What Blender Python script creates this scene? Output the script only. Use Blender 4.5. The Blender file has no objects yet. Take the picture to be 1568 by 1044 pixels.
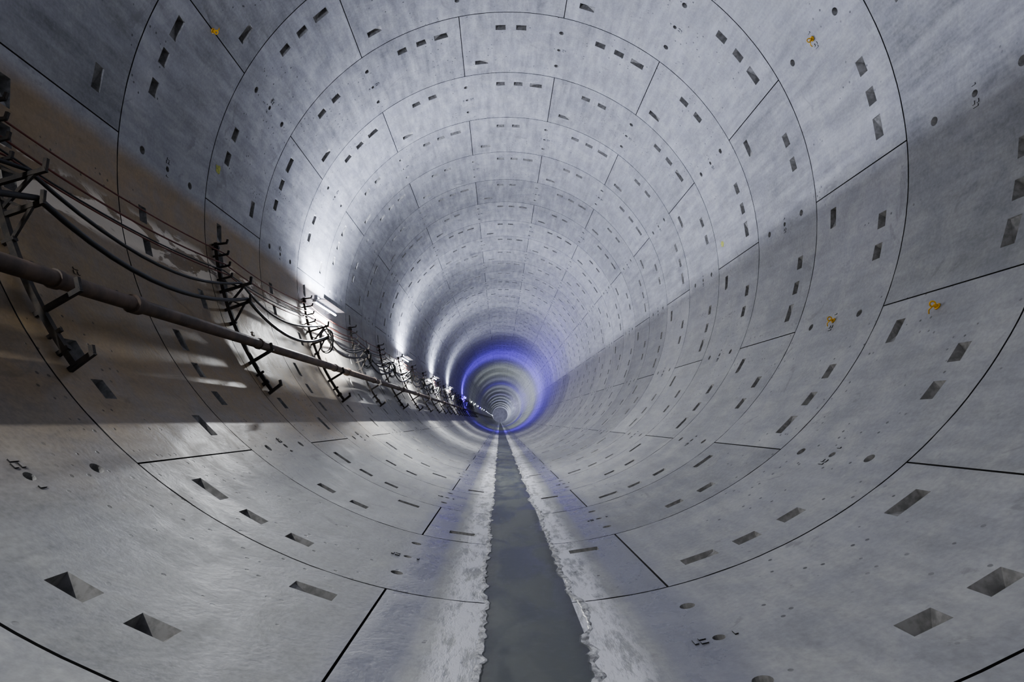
import bpy, math, random
from mathutils import Vector, noise, Matrix
random.seed(7)
L=1.5; F=894.0036; PITCH=.1349; YAW=.0208
R=2.3061*L; Z0=2.2223*L
CAMX=-.1036*L; CAMH=R-1.6455*L
col=bpy.context.scene.collection
def P(a,k,off=0.):
    r=R-off; t=math.radians(a)
    return Vector((r*math.sin(t), Z0+k*L, R+r*math.cos(t)))
def empty(name):
    o=bpy.data.objects.new(name,None); col.objects.link(o); return o
def mesh(name,v,f,mats,parent=None,mi=None,smooth=None):
    m=bpy.data.meshes.new(name); m.from_pydata([tuple(x) for x in v],[],f)
    for x in mats: m.materials.append(x)
    if mi: m.polygons.foreach_set('material_index',mi)
    if smooth is not None:
        m.polygons.foreach_set('use_smooth',[True]*len(m.polygons))
        m.update(); m.set_sharp_from_angle(angle=math.radians(smooth))
    m.update()
    o=bpy.data.objects.new(name,m); col.objects.link(o)
    if parent: o.parent=parent
    return o
class G:
    def __init__(s): s.v=[];s.f=[];s.m=[]
    def tube(s,pts,r,n=8,mi=0,rot=0.,caps=True):
        pts=[Vector(p) for p in pts]; base=len(s.v); N=len(pts)
        up=None
        for i,p in enumerate(pts):
            d=(pts[min(i+1,N-1)]-pts[max(i-1,0)]).normalized()
            if up is None:
                up=Vector((0,0,1)) if abs(d.z)<.9 else Vector((0,1,0))
            u=(up-d*up.dot(d)).normalized(); w=d.cross(u); up=u
            rr=r[i] if isinstance(r,(list,tuple)) else r
            for j in range(n):
                t=rot+2*math.pi*j/n
                s.v.append(p+u*(rr*math.cos(t))+w*(rr*math.sin(t)))
        for i in range(N-1):
            for j in range(n):
                a=base+i*n+j;b=base+i*n+(j+1)%n
                s.f.append((a,b,b+n,a+n));s.m.append(mi)
        if caps:
            s.f.append(tuple(base+j for j in range(n)));s.m.append(mi)
            s.f.append(tuple(base+(N-1)*n+j for j in range(n))[::-1]);s.m.append(mi)
    def bar(s,p,q,r,mi=0): s.tube([p,q],r,4,mi,math.pi/4)
    def box(s,c,sx,sy,sz,mi=0):
        b=len(s.v)
        for dx in(-1,1):
            for dy in(-1,1):
                for dz in(-1,1): s.v.append(Vector(c)+Vector((dx*sx/2,dy*sy/2,dz*sz/2)))
        for f in((0,1,3,2),(4,6,7,5),(0,4,5,1),(2,3,7,6),(0,2,6,4),(1,5,7,3)):
            s.f.append(tuple(b+i for i in f));s.m.append(mi)
    def torus(s,c,ax,r1,r2,n=20,k=8,mi=0):
        ax=Vector(ax).normalized();u=ax.orthogonal().normalized();w=ax.cross(u);b=len(s.v)
        for i in range(n):
            t=2*math.pi*i/n;d=u*math.cos(t)+w*math.sin(t)
            for j in range(k):
                q=2*math.pi*j/k
                s.v.append(Vector(c)+d*(r1+r2*math.cos(q))+ax*(r2*math.sin(q)))
        for i in range(n):
            for j in range(k):
                s.f.append((b+i*k+j,b+((i+1)%n)*k+j,b+((i+1)%n)*k+(j+1)%k,b+i*k+(j+1)%k));s.m.append(mi)
    def make(s,name,mats,parent=None,smooth=35): return mesh(name,s.v,s.f,mats,parent,s.m,smooth)

# ---------------- materials
class NT:
    def __init__(s,name):
        s.mat=bpy.data.materials.new(name); s.mat.use_nodes=True; s.t=s.mat.node_tree
        s.b=s.t.nodes['Principled BSDF']
    def n(s,ty,**k):
        x=s.t.nodes.new(ty)
        for a,b in k.items(): setattr(x,a,b)
        return x
    def l(s,a,b): s.t.links.new(a,b)
    def put(s,sock,v):
        if isinstance(v,(int,float)): sock.default_value=v
        elif isinstance(v,tuple): sock.default_value=v
        else: s.l(v,sock)
    def math(s,op,a,b=0.,c=None,clamp=False):
        x=s.n('ShaderNodeMath',operation=op,use_clamp=clamp); s.put(x.inputs[0],a); s.put(x.inputs[1],b)
        if c is not None: s.put(x.inputs[2],c)
        return x.outputs[0]
    def sm(s,v,a,b,lo=0.,hi=1.):
        x=s.n('ShaderNodeMapRange',interpolation_type='SMOOTHSTEP'); s.put(x.inputs[0],v)
        x.inputs[1].default_value=a;x.inputs[2].default_value=b;x.inputs[3].default_value=lo;x.inputs[4].default_value=hi
        return x.outputs[0]
    def noise(s,vec,scale,detail=4,rough=.55,dist=0.):
        x=s.n('ShaderNodeTexNoise'); s.l(vec,x.inputs['Vector']); x.inputs['Scale'].default_value=scale
        x.inputs['Detail'].default_value=detail; x.inputs['Roughness'].default_value=rough; x.inputs['Distortion'].default_value=dist
        return x.outputs[0]
    def mix(s,f,a,b,blend='MIX'):
        x=s.n('ShaderNodeMix',data_type='RGBA',blend_type=blend); s.put(x.inputs[0],f); s.put(x.inputs[6],a); s.put(x.inputs[7],b)
        return x.outputs[2]
def simple(name,c,rough=.6,metal=0.,var=.3,scale=12,bump=.2,c2=None):
    m=NT(name); tc=m.n('ShaderNodeNewGeometry').outputs['Position']
    n=m.noise(tc,scale,4,.6)
    c2=c2 or tuple(x*(1-var) for x in c)
    f=m.sm(n,.35,.65)
    m.l(m.mix(f,(*c,1),(*c2,1)),m.b.inputs['Base Color'])
    m.b.inputs['Roughness'].default_value=rough;m.b.inputs['Metallic'].default_value=metal
    if bump:
        b=m.n('ShaderNodeBump'); b.inputs['Strength'].default_value=bump;b.inputs['Distance'].default_value=.01
        m.l(m.noise(tc,scale*4,2),b.inputs['Height']);m.l(b.outputs[0],m.b.inputs['Normal'])
    return m.mat

def concrete():
    m=NT('segment_concrete'); g=m.n('ShaderNodeNewGeometry').outputs['Position']
    sp=m.n('ShaderNodeSeparateXYZ'); m.l(g,sp.inputs[0]); x,y,z=sp.outputs
    zc=m.math('SUBTRACT',z,R)
    ang=m.math('MULTIPLY',m.math('ARCTAN2',x,zc),57.29578)
    cb=m.n('ShaderNodeCombineXYZ'); m.put(cb.inputs[0],m.math('MULTIPLY',ang,.0604)); m.put(cb.inputs[1],m.math('MULTIPLY',y,.16)); m.put(cb.inputs[2],m.math('MULTIPLY',z,.02))
    streak=m.noise(cb.outputs[0],9,4,.65)
    big=m.noise(g,.75,4,.6); med=m.noise(g,3.5,5,.68,.6); fine=m.noise(g,38,2,.6)
    at=m.n('ShaderNodeAttribute',attribute_name='seg').outputs['Fac']
    oi=m.n('ShaderNodeObjectInfo').outputs['Random']
    wn=m.n('ShaderNodeTexWhiteNoise',noise_dimensions='2D')
    c2=m.n('ShaderNodeCombineXYZ'); m.l(at,c2.inputs[0]); m.l(m.math('MULTIPLY',oi,97.3),c2.inputs[1]); m.l(c2.outputs[0],wn.inputs[0])
    v=m.math('MULTIPLY',m.math('SUBTRACT',wn.outputs[0],.5),.30)
    v=m.math('ADD',v,m.math('MULTIPLY',m.math('SUBTRACT',streak,.5),m.sm(m.math('ABSOLUTE',ang),80,100,1.3,.6)))
    v=m.math('ADD',v,m.math('MULTIPLY',m.math('SUBTRACT',big,.5),.6))
    v=m.math('ADD',v,m.math('MULTIPLY',m.math('SUBTRACT',med,.5),.5))
    v=m.math('ADD',v,m.math('MULTIPLY',m.math('SUBTRACT',fine,.5),.5))
    v=m.math('ADD',v,1.0)
    base=m.mix(m.sm(med,.35,.7),(.260,.261,.276,1),(.298,.298,.30,1))
    hv=m.n('ShaderNodeHueSaturation'); m.l(base,hv.inputs['Color']); m.l(v,hv.inputs['Value'])
    c=hv.outputs[0]
    patch=m.math('MULTIPLY',m.sm(m.noise(g,2.1,5,.7,1.2),.60,.68),.42)
    c=m.mix(patch,c,(.14,.138,.14,1))
    vo=m.n('ShaderNodeTexVoronoi'); vo.inputs['Scale'].default_value=17; m.l(g,vo.inputs['Vector'])
    vs=m.n('ShaderNodeSeparateColor'); m.l(vo.outputs['Color'],vs.inputs[0])
    hole=m.math('MULTIPLY',m.sm(vo.outputs['Distance'],.14,.22,1.,0.),m.math('MULTIPLY',m.sm(vs.outputs[0],.72,.74),m.sm(big,.46,.56)))
    c=m.mix(m.math('MULTIPLY',hole,.8),c,(.04,.04,.04,1))
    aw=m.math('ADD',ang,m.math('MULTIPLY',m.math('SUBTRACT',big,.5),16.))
    shade_tint=m.math('MULTIPLY',m.sm(aw,-150,-128),m.sm(ang,-94,-90.5,1.,0.))
    shade_tint=m.math('MULTIPLY',shade_tint,m.sm(med,.2,.6,.8,1.))
    shade_tint=m.math('MULTIPLY',shade_tint,m.sm(y,7.,12.,1.,.2))
    c=m.mix(shade_tint,c,(.84,.61,.35,1),'MULTIPLY')  # brown tone of the shaded left wall, painted into the colour
    lo=m.math('MULTIPLY',m.sm(m.math('ABSOLUTE',ang),92,120),.5)
    c=m.mix(lo,c,(.93,.94,.87,1),'MULTIPLY')
    d=m.math('SUBTRACT',180.,m.math('ABSOLUTE',ang))
    cs=m.n('ShaderNodeCombineXYZ'); m.put(cs.inputs[0],m.math('MULTIPLY',x,5.));m.put(cs.inputs[1],m.math('MULTIPLY',y,1.3))
    ln=m.noise(cs.outputs[0],1.6,5,.75)
    dw=m.math('ADD',d,m.math('MULTIPLY',m.math('SUBTRACT',ln,.5),7.))
    lait=m.math('MULTIPLY',m.sm(dw,6.4,8.2,1.,0.),m.sm(ln,.38,.55,.05,1.))
    c=m.mix(m.math('MULTIPLY',lait,.9),c,(.62,.62,.65,1))
    damp=m.math('MULTIPLY',m.math('MULTIPLY',m.sm(d,8.,9.5),m.sm(d,11.5,15.,1.,0.)),.5)
    c=m.mix(damp,c,(.12,.12,.17,1))
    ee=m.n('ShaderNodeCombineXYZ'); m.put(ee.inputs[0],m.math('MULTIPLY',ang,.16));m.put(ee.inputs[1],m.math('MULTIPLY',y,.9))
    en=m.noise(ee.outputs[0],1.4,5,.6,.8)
    glare=m.math('MULTIPLY',m.sm(en,.48,.52),m.math('MULTIPLY',m.sm(ang,-108,-106),m.sm(ang,-102,-100,1.,0.)))
    glare=m.math('MULTIPLY',glare,m.sm(y,8.,10.,1.,0.))
    c=m.mix(m.math('MULTIPLY',glare,.9),c,(.82,.74,.60,1))  # glare on the left wall, painted in as pale ragged patches
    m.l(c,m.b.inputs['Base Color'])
    r=m.sm(med,.3,.7,.46,.62); r=m.math('SUBTRACT',r,m.math('MULTIPLY',damp,.5))
    m.l(r,m.b.inputs['Roughness'])
    bp=m.n('ShaderNodeBump'); bp.inputs['Strength'].default_value=.35; bp.inputs['Distance'].default_value=.007
    h=m.math('ADD',m.math('MULTIPLY',med,1.4),m.math('MULTIPLY',fine,.5)); h=m.math('SUBTRACT',h,m.math('MULTIPLY',hole,1.2)); h=m.math('ADD',h,m.math('MULTIPLY',lait,1.))
    m.l(h,bp.inputs['Height']); m.l(bp.outputs[0],m.b.inputs['Normal'])
    return m.mat
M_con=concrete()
M_gas=simple('joint_gasket',(.025,.025,.025),.8,bump=0)
M_poc=simple('pocket_concrete',(.27,.265,.255),.8,var=.4,scale=20,bump=0)
M_blk=simple('bulkhead_concrete',(.4,.4,.44),.8,var=.2,scale=1,bump=0)
M_steel=simple('dusty_black_steel',(.03,.028,.028),.6,.4,c2=(.06,.05,.042),bump=0)
M_pipe=simple('dusty_rust_pipe',(.15,.105,.078),.6,.0,scale=5,c2=(.075,.058,.048))
M_cab=simple('black_cable',(.02,.02,.022),.45,0,bump=0)
M_red=simple('red_brown_cable',(.16,.04,.025),.5,0,bump=0)
M_yel=simple('yellow_plastic',(.75,.42,.02),.4,0,var=.4,bump=0)
M_mark=simple('yellow_spray_paint',(.45,.46,.10),.7,0,var=.4,bump=0,scale=30)
M_bat=simple('lamp_housing',(.30,.31,.33),.5,0,bump=0)
def emis(name,c,s):
    m=NT(name); m.b.inputs['Base Color'].default_value=(*c,1); m.b.inputs['Emission Color'].default_value=(*c,1); m.b.inputs['Emission Strength'].default_value=s
    try: m.mat.cycles.emission_sampling='NONE'
    except Exception: pass
    return m.mat
def wet():
    m=NT('wet_invert_mortar'); g=m.n('ShaderNodeNewGeometry').outputs['Position']
    cs=m.n('ShaderNodeMapping'); cs.inputs['Scale'].default_value=(2.2,1.,1); m.l(g,cs.inputs[0])
    n=m.noise(cs.outputs[0],1.3,6,.62,.5); n2=m.noise(g,14,4,.6)
    c=m.mix(m.sm(n,.38,.6),(.058,.066,.058,1),(.102,.11,.10,1))
    c=m.mix(m.math('MULTIPLY',m.sm(n2,.5,.7),.25),c,(.14,.145,.135,1))
    sp=m.n('ShaderNodeSeparateXYZ'); m.l(g,sp.inputs[0])
    ed=m.sm(m.math('ADD',m.math('ABSOLUTE',sp.outputs[0]),m.math('MULTIPLY',m.math('SUBTRACT',n2,.5),.12)),.16,.23)
    c=m.mix(m.math('MULTIPLY',ed,.7),c,(.04,.04,.04,1))
    m.l(c,m.b.inputs['Base Color']); m.l(m.sm(n,.4,.6,.32,.52),m.b.inputs['Roughness'])
    b=m.n('ShaderNodeBump'); b.inputs['Strength'].default_value=.12;b.inputs['Distance'].default_value=.006
    m.l(n2,b.inputs['Height']);m.l(b.outputs[0],m.b.inputs['Normal'])
    return m.mat
M_wet=wet()
M_lump=simple('dried_cement_edge',(.55,.55,.56),.9,var=.65,scale=22,bump=.5)

# ---------------- lining ring mesh
S=360/14
def ring(name,odd):
    joints=[S/2+S*j for j in range(14) if (j%2==(1 if odd else 0))]
    centres=[S/2+S*j for j in range(14) if (j%2==(0 if odd else 1))]
    gp=.10; g=.0042
    zl=[0,g,.188,.262,.47,.53,.745,.815,1-g,1]
    al=set(); groove=set(); pk={}
    def add(*t):
        for q in t: al.add(round(q%360,3))
    for t in joints:
        add(t-gp,t+gp); groove.add(round((t-gp)%360,3))
        add(t-6.8,t-3.2,t+3.2,t+6.8)
        pk[(round((t-6.8)%360,3),2)]=('slot',1); pk[(round((t+3.2)%360,3),6)]=('slot',-1)
    hw=.8
    for t in centres:
        add(t-hw,t+hw)
        k=round((t-hw)%360,3)
        pk[(k,2)]=('hole',.038);pk[(k,4)]=('hole',.028);pk[(k,6)]=('hole',.038)
    for j in range(14):
        t=S*j
        for u in (-2.6,2.6):
            add(t+u-1.3,t+u+1.3); pk[(round((t+u-1.3)%360,3),2)]=('box',1 if u>0 else -1)
    base=sorted(al); out=[]
    for i,a in enumerate(base):
        b=base[(i+1)%len(base)]; 
        if b<=a: b+=360
        out.append(a); n=max(1,math.ceil((b-a)/1.9))
        if any((a,r) in pk for r in (2,4,6)): n=1
        for q in range(1,n): out.append(a+(b-a)*q/n)
    A=out; NA=len(A); V=[];Fc=[];Mi=[];Sg=[]
    def vert(a,zf,d):
        t=math.radians(a);r=R+d;V.append((r*math.sin(t),zf*L,R+r*math.cos(t)));return len(V)-1
    grid=[[vert(a,zf,0) for zf in zl] for a in A]
    def seg(a):
        js=sorted(x%360 for x in joints); n=0
        for q in js:
            if a%360>q: n+=1
        return float(n%7+ (10 if odd else 1))
    def face(f,mi,a): Fc.append(f);Mi.append(mi);Sg.append(seg(a))
    for i,a in enumerate(A):
        i2=(i+1)%NA; a2=A[i2] if i2 else A[0]+360; am=(a+a2)/2; key=round(a%360,3)
        isg=key in groove
        for r in range(len(zl)-1):
            q=(grid[i][r],grid[i2][r],grid[i2][r+1],grid[i][r+1])
            if r==0 or r==len(zl)-2 or isg:
                d=.022
                z1,z2=zl[r],zl[r+1]
                fl=[vert(a,z1,d),vert(a2,z1,d),vert(a2,z2,d),vert(a,z2,d)]
                face(tuple(fl),1,am)
                if isg:
                    face((q[0],q[3],fl[3],fl[0]),1,am);face((q[1],fl[1],fl[2],q[2]),1,am)
                elif r==0: face((q[3],q[2],fl[2],fl[3]),1,am)
                else: face((q[0],fl[0],fl[1],q[1]),1,am)
                continue
            p=pk.get((key,r))
            if p is None: face(q,0,am);continue
            z1,z2=zl[r],zl[r+1]; zm=(z1+z2)/2
            if p[0]=='hole':
                rr=p[1]; n=16; rings=[]
                for (rad,dep) in ((rr,0),(rr*.62,.05),(rr*.60,.10)):
                    rings.append([vert(am+math.degrees(rad*math.cos(2*math.pi*s/n)/R),zm+rad*math.sin(2*math.pi*s/n)/L,dep) for s in range(n)])
                c0=rings[0]
                cor={2:q[2],6:q[3],10:q[0],14:q[1]}
                for kk,cv in cor.items():
                    for s in range(kk-2,kk+2): face((cv,c0[s%n],c0[(s+1)%n]),0,am)
                for s,(u,w) in {0:(14,2),4:(2,6),8:(6,10),12:(10,14)}.items(): face((cor[u],cor[w],c0[s]),0,am)
                for e in range(2):
                    for s in range(n): face((rings[e][s],rings[e][(s+1)%n],rings[e+1][(s+1)%n],rings[e+1][s]),2,am)
                face(tuple(rings[2]),1,am)
                if r==4:   # cast-in identification studs beside the grout socket
                    for da,dz,wa,wz in ((1.15,.012,.24,.007),(1.15,-.014,.24,.007),(1.7,0.,.14,.016),(-1.2,0.,.12,.012)):
                        b=[vert(am+da+s1*wa,zm+dz+s2*wz,dd) for dd in (0,-.006) for s1,s2 in((-1,-1),(1,-1),(1,1),(-1,1))]
                        face((b[4],b[5],b[6],b[7]),0,am)
                        for s in range(4): face((b[s],b[(s+1)%4],b[4+(s+1)%4],b[4+s]),1,am)
            else:
                w=a2-a; h=z2-z1
                if p[0]=='slot':
                    s=p[1]
                    if s>0: dd=(.008,.085); e0,e1=.02,.10
                    else: dd=(.085,.008); e0,e1=.10,.02
                    fl=[vert(a+w*e0,z1+h*.1,dd[0]),vert(a2-w*e1,z1+h*.1,dd[1]),vert(a2-w*e1,z2-h*.12,dd[1]),vert(a+w*e0,z2-h*.12,dd[0])]
                else:
                    fl=[vert(a+w*.5,z1+h*.05,.12),vert(a2-w*.08,z1+h*.05,.12),vert(a2-w*.08,z2-h*.35,.10),vert(a+w*.45,z2-h*.35,.09)]
                face(tuple(fl),2,am)
                for s in range(4): face((q[s],q[(s+1)%4],fl[(s+1)%4],fl[s]),2,am)
    m=bpy.data.meshes.new(name); m.from_pydata(V,[],[f[::-1] for f in Fc])
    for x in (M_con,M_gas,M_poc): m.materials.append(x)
    m.polygons.foreach_set('material_index',Mi)
    m.polygons.foreach_set('use_smooth',[True]*len(Fc))
    at=m.attributes.new('seg','FLOAT','FACE'); at.data.foreach_set('value',Sg)
    m.update(); m.set_sharp_from_angle(angle=math.radians(12))
    return m
m_even=ring('ring_even',False); m_odd=ring('ring_odd',True)
lining=empty('tunnel_lining')
K0,K1=-9,190
for k in range(K0,K1):
    o=bpy.data.objects.new(f'lining_ring_{k-K0+1:03d}',m_even if k%2==0 else m_odd)
    col.objects.link(o); o.location=(0,Z0+k*L,0); o.parent=lining
v=[P(360*i/64,K1-.02,0) for i in range(64)]
mesh('end_bulkhead',v,[tuple(range(64))],[M_blk],lining)

# ---------------- invert channel
def channel():
    V=[];Fc=[];Mi=[]; ys=[];y=-9.
    while y<Z0+K1*L-1:
        ys.append(y); y+= .02 if -1<y<7 else (.08 if y<25 else 1.0)
    def h(x): return R-math.sqrt(R*R-x*x)
    for y in ys:
        nz=lambda a,s: noise.noise(Vector((a,y*s,.5)))
        wl=-(.232+.03*nz(3.1,1.7)+.026*nz(7.7,6.)+.018*nz(1.3,17.)+.010*nz(4.4,35.))
        wr=.235+.045*nz(9.1,1.9)+.028*nz(2.7,6.)+.018*nz(5.3,15.)+.009*nz(8.4,35.)
        rl=.035+.02*nz(11.,11.); rr=.04+.03*nz(14.,9.)
        row=[(wl-rl,-.003),(wl-rl*.5,.004+.004*nz(21.,20.)),(wl,.004),(wl+.008,None),(0,None),(wr-.008,None),(wr,.004),(wr+rr*.5,.004+.004*nz(23.,20.)),(wr+rr,-.003)]
        for i,(x,hh) in enumerate(row):
            zz=.0085 if hh is None else max(h(x)+hh,.0087 if i in(2,6) else -1)
            V.append((x,y,zz))
    n=9
    for i in range(len(ys)-1):
        for j in range(n-1):
            a=i*n+j; Fc.append((a,a+1,a+n+1,a+n)); Mi.append(0 if 2<=j<=5 else 1)
    mesh('floor_drain_channel',V,Fc,[M_wet,M_lump],None,Mi)
channel()

# ---------------- brackets
def bracket(k,rich=True):
    g=G()
    g.tube([P(-98+i*(-31)/14,k,.045) for i in range(15)],.026,4,0,math.pi/4)
    for a in (-98.3,-100.6,-102.9,-105.2):
        g.bar(P(a,k,.0),P(a,k,.17),.014); g.bar(P(a,k,.165),P(a+.7,k,.18),.013)
    for a,l in ((-107.6,.36),(-111.2,.30)):
        g.bar(P(a,k,.0),P(a,k,l),.020); g.bar(P(a,k,l-.01),P(a+1.3,k,l+.015),.016)
        g.bar(P(a-3.0,k,.04),P(a,k,l-.07),.014)
        g.bar(P(a+2.2,k,.04),P(a,k,l*.6),.011)
    g.bar(P(-122.3,k,.0),P(-122.3,k,.30),.022); g.bar(P(-122.3,k,.29),P(-120.9,k,.31),.018)
    g.bar(P(-129,k,0),P(-129,k,.17),.022); g.bar(P(-129,k,.16),P(-128.2,k,.18),.018)
    g.bar(P(-125,k,0),P(-125,k,.09),.016)
    for a in(-99,-114,-127): g.tube([P(a,k,0),P(a,k,.075)],.022,6)
    return g.make('cable_bracket',[M_steel])
bk=[.1+2*n for n in range(-2,22)]
for k in bk: bracket(k)

# ---------------- pipe
pa=-119.9; po=.194
pipe=empty('service_pipe')
g=G(); g.tube([P(pa,-8,po),P(pa,40,po),P(pa,160,po)],.052,20); g.make('pipe_run',[M_pipe],pipe)
g=G()
for n in range(-2,20):
    k=.62+2*n*1.0
    if n%2==0: g.tube([P(pa,k-.035,po),P(pa,k-.03,po),P(pa,k+.03,po),P(pa,k+.035,po)],[.053,.070,.070,.053],16)
for k in bk: g.tube([P(pa,k-.015,po),P(pa,k+.015,po)],.062,16)
g.make('pipe_couplings',[M_pipe],pipe)

# ---------------- cables
cab=empty('cable_bundle')
def run(name,a,off,r,sag,mat,k0,k1,seed=0,wob=.0):
    rnd=random.Random(seed); g=G(); pts=[]
    b=[k for k in bk if k0-.01<=k<=k1+.01]
    for i in range(len(b)-1):
        s=sag*rnd.uniform(.7,1.3); da=rnd.uniform(-wob,wob)
        for j in range(12):
            t=j/12; q=4*t*(1-t)
            pts.append(P(a-s*q+da*math.sin(t*6.28),b[i]+t*2,max(.03,off-.4*off*q)))
    g.tube(pts,r,7,0); g.make(name,[mat],cab,60)
run('power_cable',-110.6,.27,.020,3.2,M_cab,-4,42,1,.4)
run('power_cable_b',-107.0,.25,.014,2.6,M_cab,-4,42,2,.4)
run('power_cable_c',-107.3,.31,.015,4.4,M_cab,3.9,42,3,.6)
run('signal_cable',-100.2,.12,.007,.5,M_red,-4,42,4)
run('signal_cable_b',-102.5,.12,.008,.7,M_red,-4,42,5)
run('signal_cable_c',-104.7,.13,.007,.9,M_red,-4,42,6)
run('signal_cable_d',-103.6,.09,.007,1.0,M_cab,-4,42,7)
# spare cable coils hung from the bracket arms
g=G(); rnd=random.Random(5)
for k in bk[4:16]:
    for q in range(3):
        c=P(-110.5-rnd.uniform(0,.8),k+.06+.03*q,.22); rr=.15+rnd.uniform(-.02,.03)
        g.tube([c+Vector((rr*.6*math.sin(t*math.pi/10),.03*math.sin(t),rr*1.15*math.cos(t*math.pi/10))) for t in range(21)],.009,6)
g.make('spare_coils',[M_cab],cab,60)

# ---------------- lamps
M_tubes={}
def lamp(k,up,down,c,cd,emit=30.,dd=(.35,0,-.94),far=False):
    root=empty('tunnel_lamp'); a=-97.; off=.16
    c0=P(a,k,off); ln=1.25
    g=G()
    g.box(c0+Vector((-.02,0,-.060)),.06,ln,.04)
    if not far:
        g.box(c0+Vector((.045,0,-.035)),.25,ln,.012)       # shelf added under the tube to block its light downward
        g.box(c0+Vector((.168,0,-.003)),.006,ln+.2,.066)   # lip added to cut a sharp shade edge on the opposite wall
    for s in(-1,1):
        g.box(c0+Vector((0,s*(ln/2-.015),0)),.05,.03,.07)
        g.bar(c0+Vector((-.02,s*.4,-.06)),P(a-1.5,k+s*.4/L,0),.014)
    g.make('housing',[M_bat],root)
    key=tuple(c)
    if key not in M_tubes: M_tubes[key]=emis('lamp_tube_glow',c,emit)
    g=G(); g.tube([c0+Vector((0,-ln/2+.03,.0)),c0+Vector((0,ln/2-.03,.0))],.014,10); g.make('tube',[M_tubes[key]],root)
    g=G(); g.tube([c0+Vector((0,-ln/2+.03,-.095)),c0+Vector((0,ln/2-.03,-.095))],.014,10); g.make('tube_lower',[M_tubes[key]],root)
    for nm,pw,cc,pos,d in(('light_up',up,c,c0+Vector((.0,0,.02)),Vector((1,0,-.1)) if far else Vector((.62,0,.78))),('light_down',down,cd,c0+Vector((.02,0,-.12)),Vector(dd))):
        if pw<=0: continue
        li=bpy.data.lights.new(nm,'AREA'); li.shape='RECTANGLE'; li.size=.012; li.size_y=ln-.1; li.energy=pw; li.color=cc
        o=bpy.data.objects.new(nm,li); col.objects.link(o); o.parent=root; o.location=pos
        z=-d.normalized(); yy=Vector((0,1,0)); xx=yy.cross(z)
        o.rotation_euler=Matrix((xx,yy,z)).transposed().to_euler()
W=(.76,.815,1.0); D=(.97,.985,.985); V_=(.17,.09,1.0); N_=(.9,1.0,.94)
lamp(-7.4,250,130,W,D,dd=(.5,0,-.8)); lamp(-1.4,300,90,W,D,dd=(.5,0,-.85))
lamp(4.7,450,330,W,D); lamp(10.6,350,280,W,D); lamp(16.5,330,260,W,D); lamp(22.3,240,200,W,D)
lamp(33.3,850,0,V_,V_,far=True); lamp(32.,220,170,V_,V_)
for k,c,p in ((41,N_,330),(47,N_,330),(54,W,330),(61,V_,400),(67,W,450),(76,W,450),(88,(.6,.6,1),550),(100,W,600),(114,(.65,.7,1),800),(132,W,900),(150,W,1100),(172,(.7,.75,1),1600)): lamp(k,p,0,c,c,far=True)
fl=empty('bulkhead_fill'); g=G(); c=P(-100,180,.35); g.box(c,.3,.08,.25); g.tube([c,P(-100,180,0)],.02,6); g.make('bulkhead_fill_body',[M_bat],fl)  # fill light with a body, added to brighten the end bulkhead
li=bpy.data.lights.new('bulkhead_fill_light','AREA'); li.size=.25; li.energy=900; li.color=(.75,.78,1)
o=bpy.data.objects.new('bulkhead_fill_light',li); col.objects.link(o); o.parent=fl; o.location=c+Vector((0,.06,0)); o.rotation_euler=(math.radians(90),0,math.radians(-15))

# ---------------- small fittings
def eye(k,a):
    g=G(); n=(P(a,k,.2)-P(a,k,0)).normalized()
    g.tube([P(a,k,-.02),P(a,k,.03)],.010,8); g.torus(P(a,k,.042),(.25,1,.2),.019,.006); g.torus(P(a,k,.004),n,.02,.007)
    g.tube([P(a,k,.03),P(a+.8,k+.01,.04),P(a+1.1,k+.02,.02)],.005,6)
    g.make('lifting_eye',[M_yel])
for k,a in((.53,118.4),(1.5,115.7),(1.5,64.3),(1.5,-64.3)): eye(k,a)
for k,a in((3.83,84.),(2.12,-83.)):
    rnd=random.Random(int(k*10)); pts=[]
    for i in range(14):
        t=2*math.pi*i/14; q=rnd.uniform(.6,1.2)
        pts.append(P(a+q*.9*math.cos(t),k+q*.045*math.sin(t),.0025))
    mesh('paint_mark',pts,[tuple(range(14))],[M_mark])

# ---------------- world / camera
w=bpy.data.worlds.new('World'); bpy.context.scene.world=w; w.use_nodes=True
w.node_tree.nodes['Background'].inputs[0].default_value=(.5,.6,.95,1); w.node_tree.nodes['Background'].inputs[1].default_value=.05
try: bpy.context.scene.view_settings.look='AgX - Medium High Contrast'
except Exception as e: print(e)
cd=bpy.data.cameras.new('camera'); cd.sensor_width=36; cd.lens=F/1568*36; cd.clip_end=1000; cd.clip_start=.02
co=bpy.data.objects.new('camera',cd); col.objects.link(co); co.location=(CAMX,0,CAMH); co.rotation_euler=(math.pi/2+PITCH,0,-YAW)
bpy.context.scene.camera=co
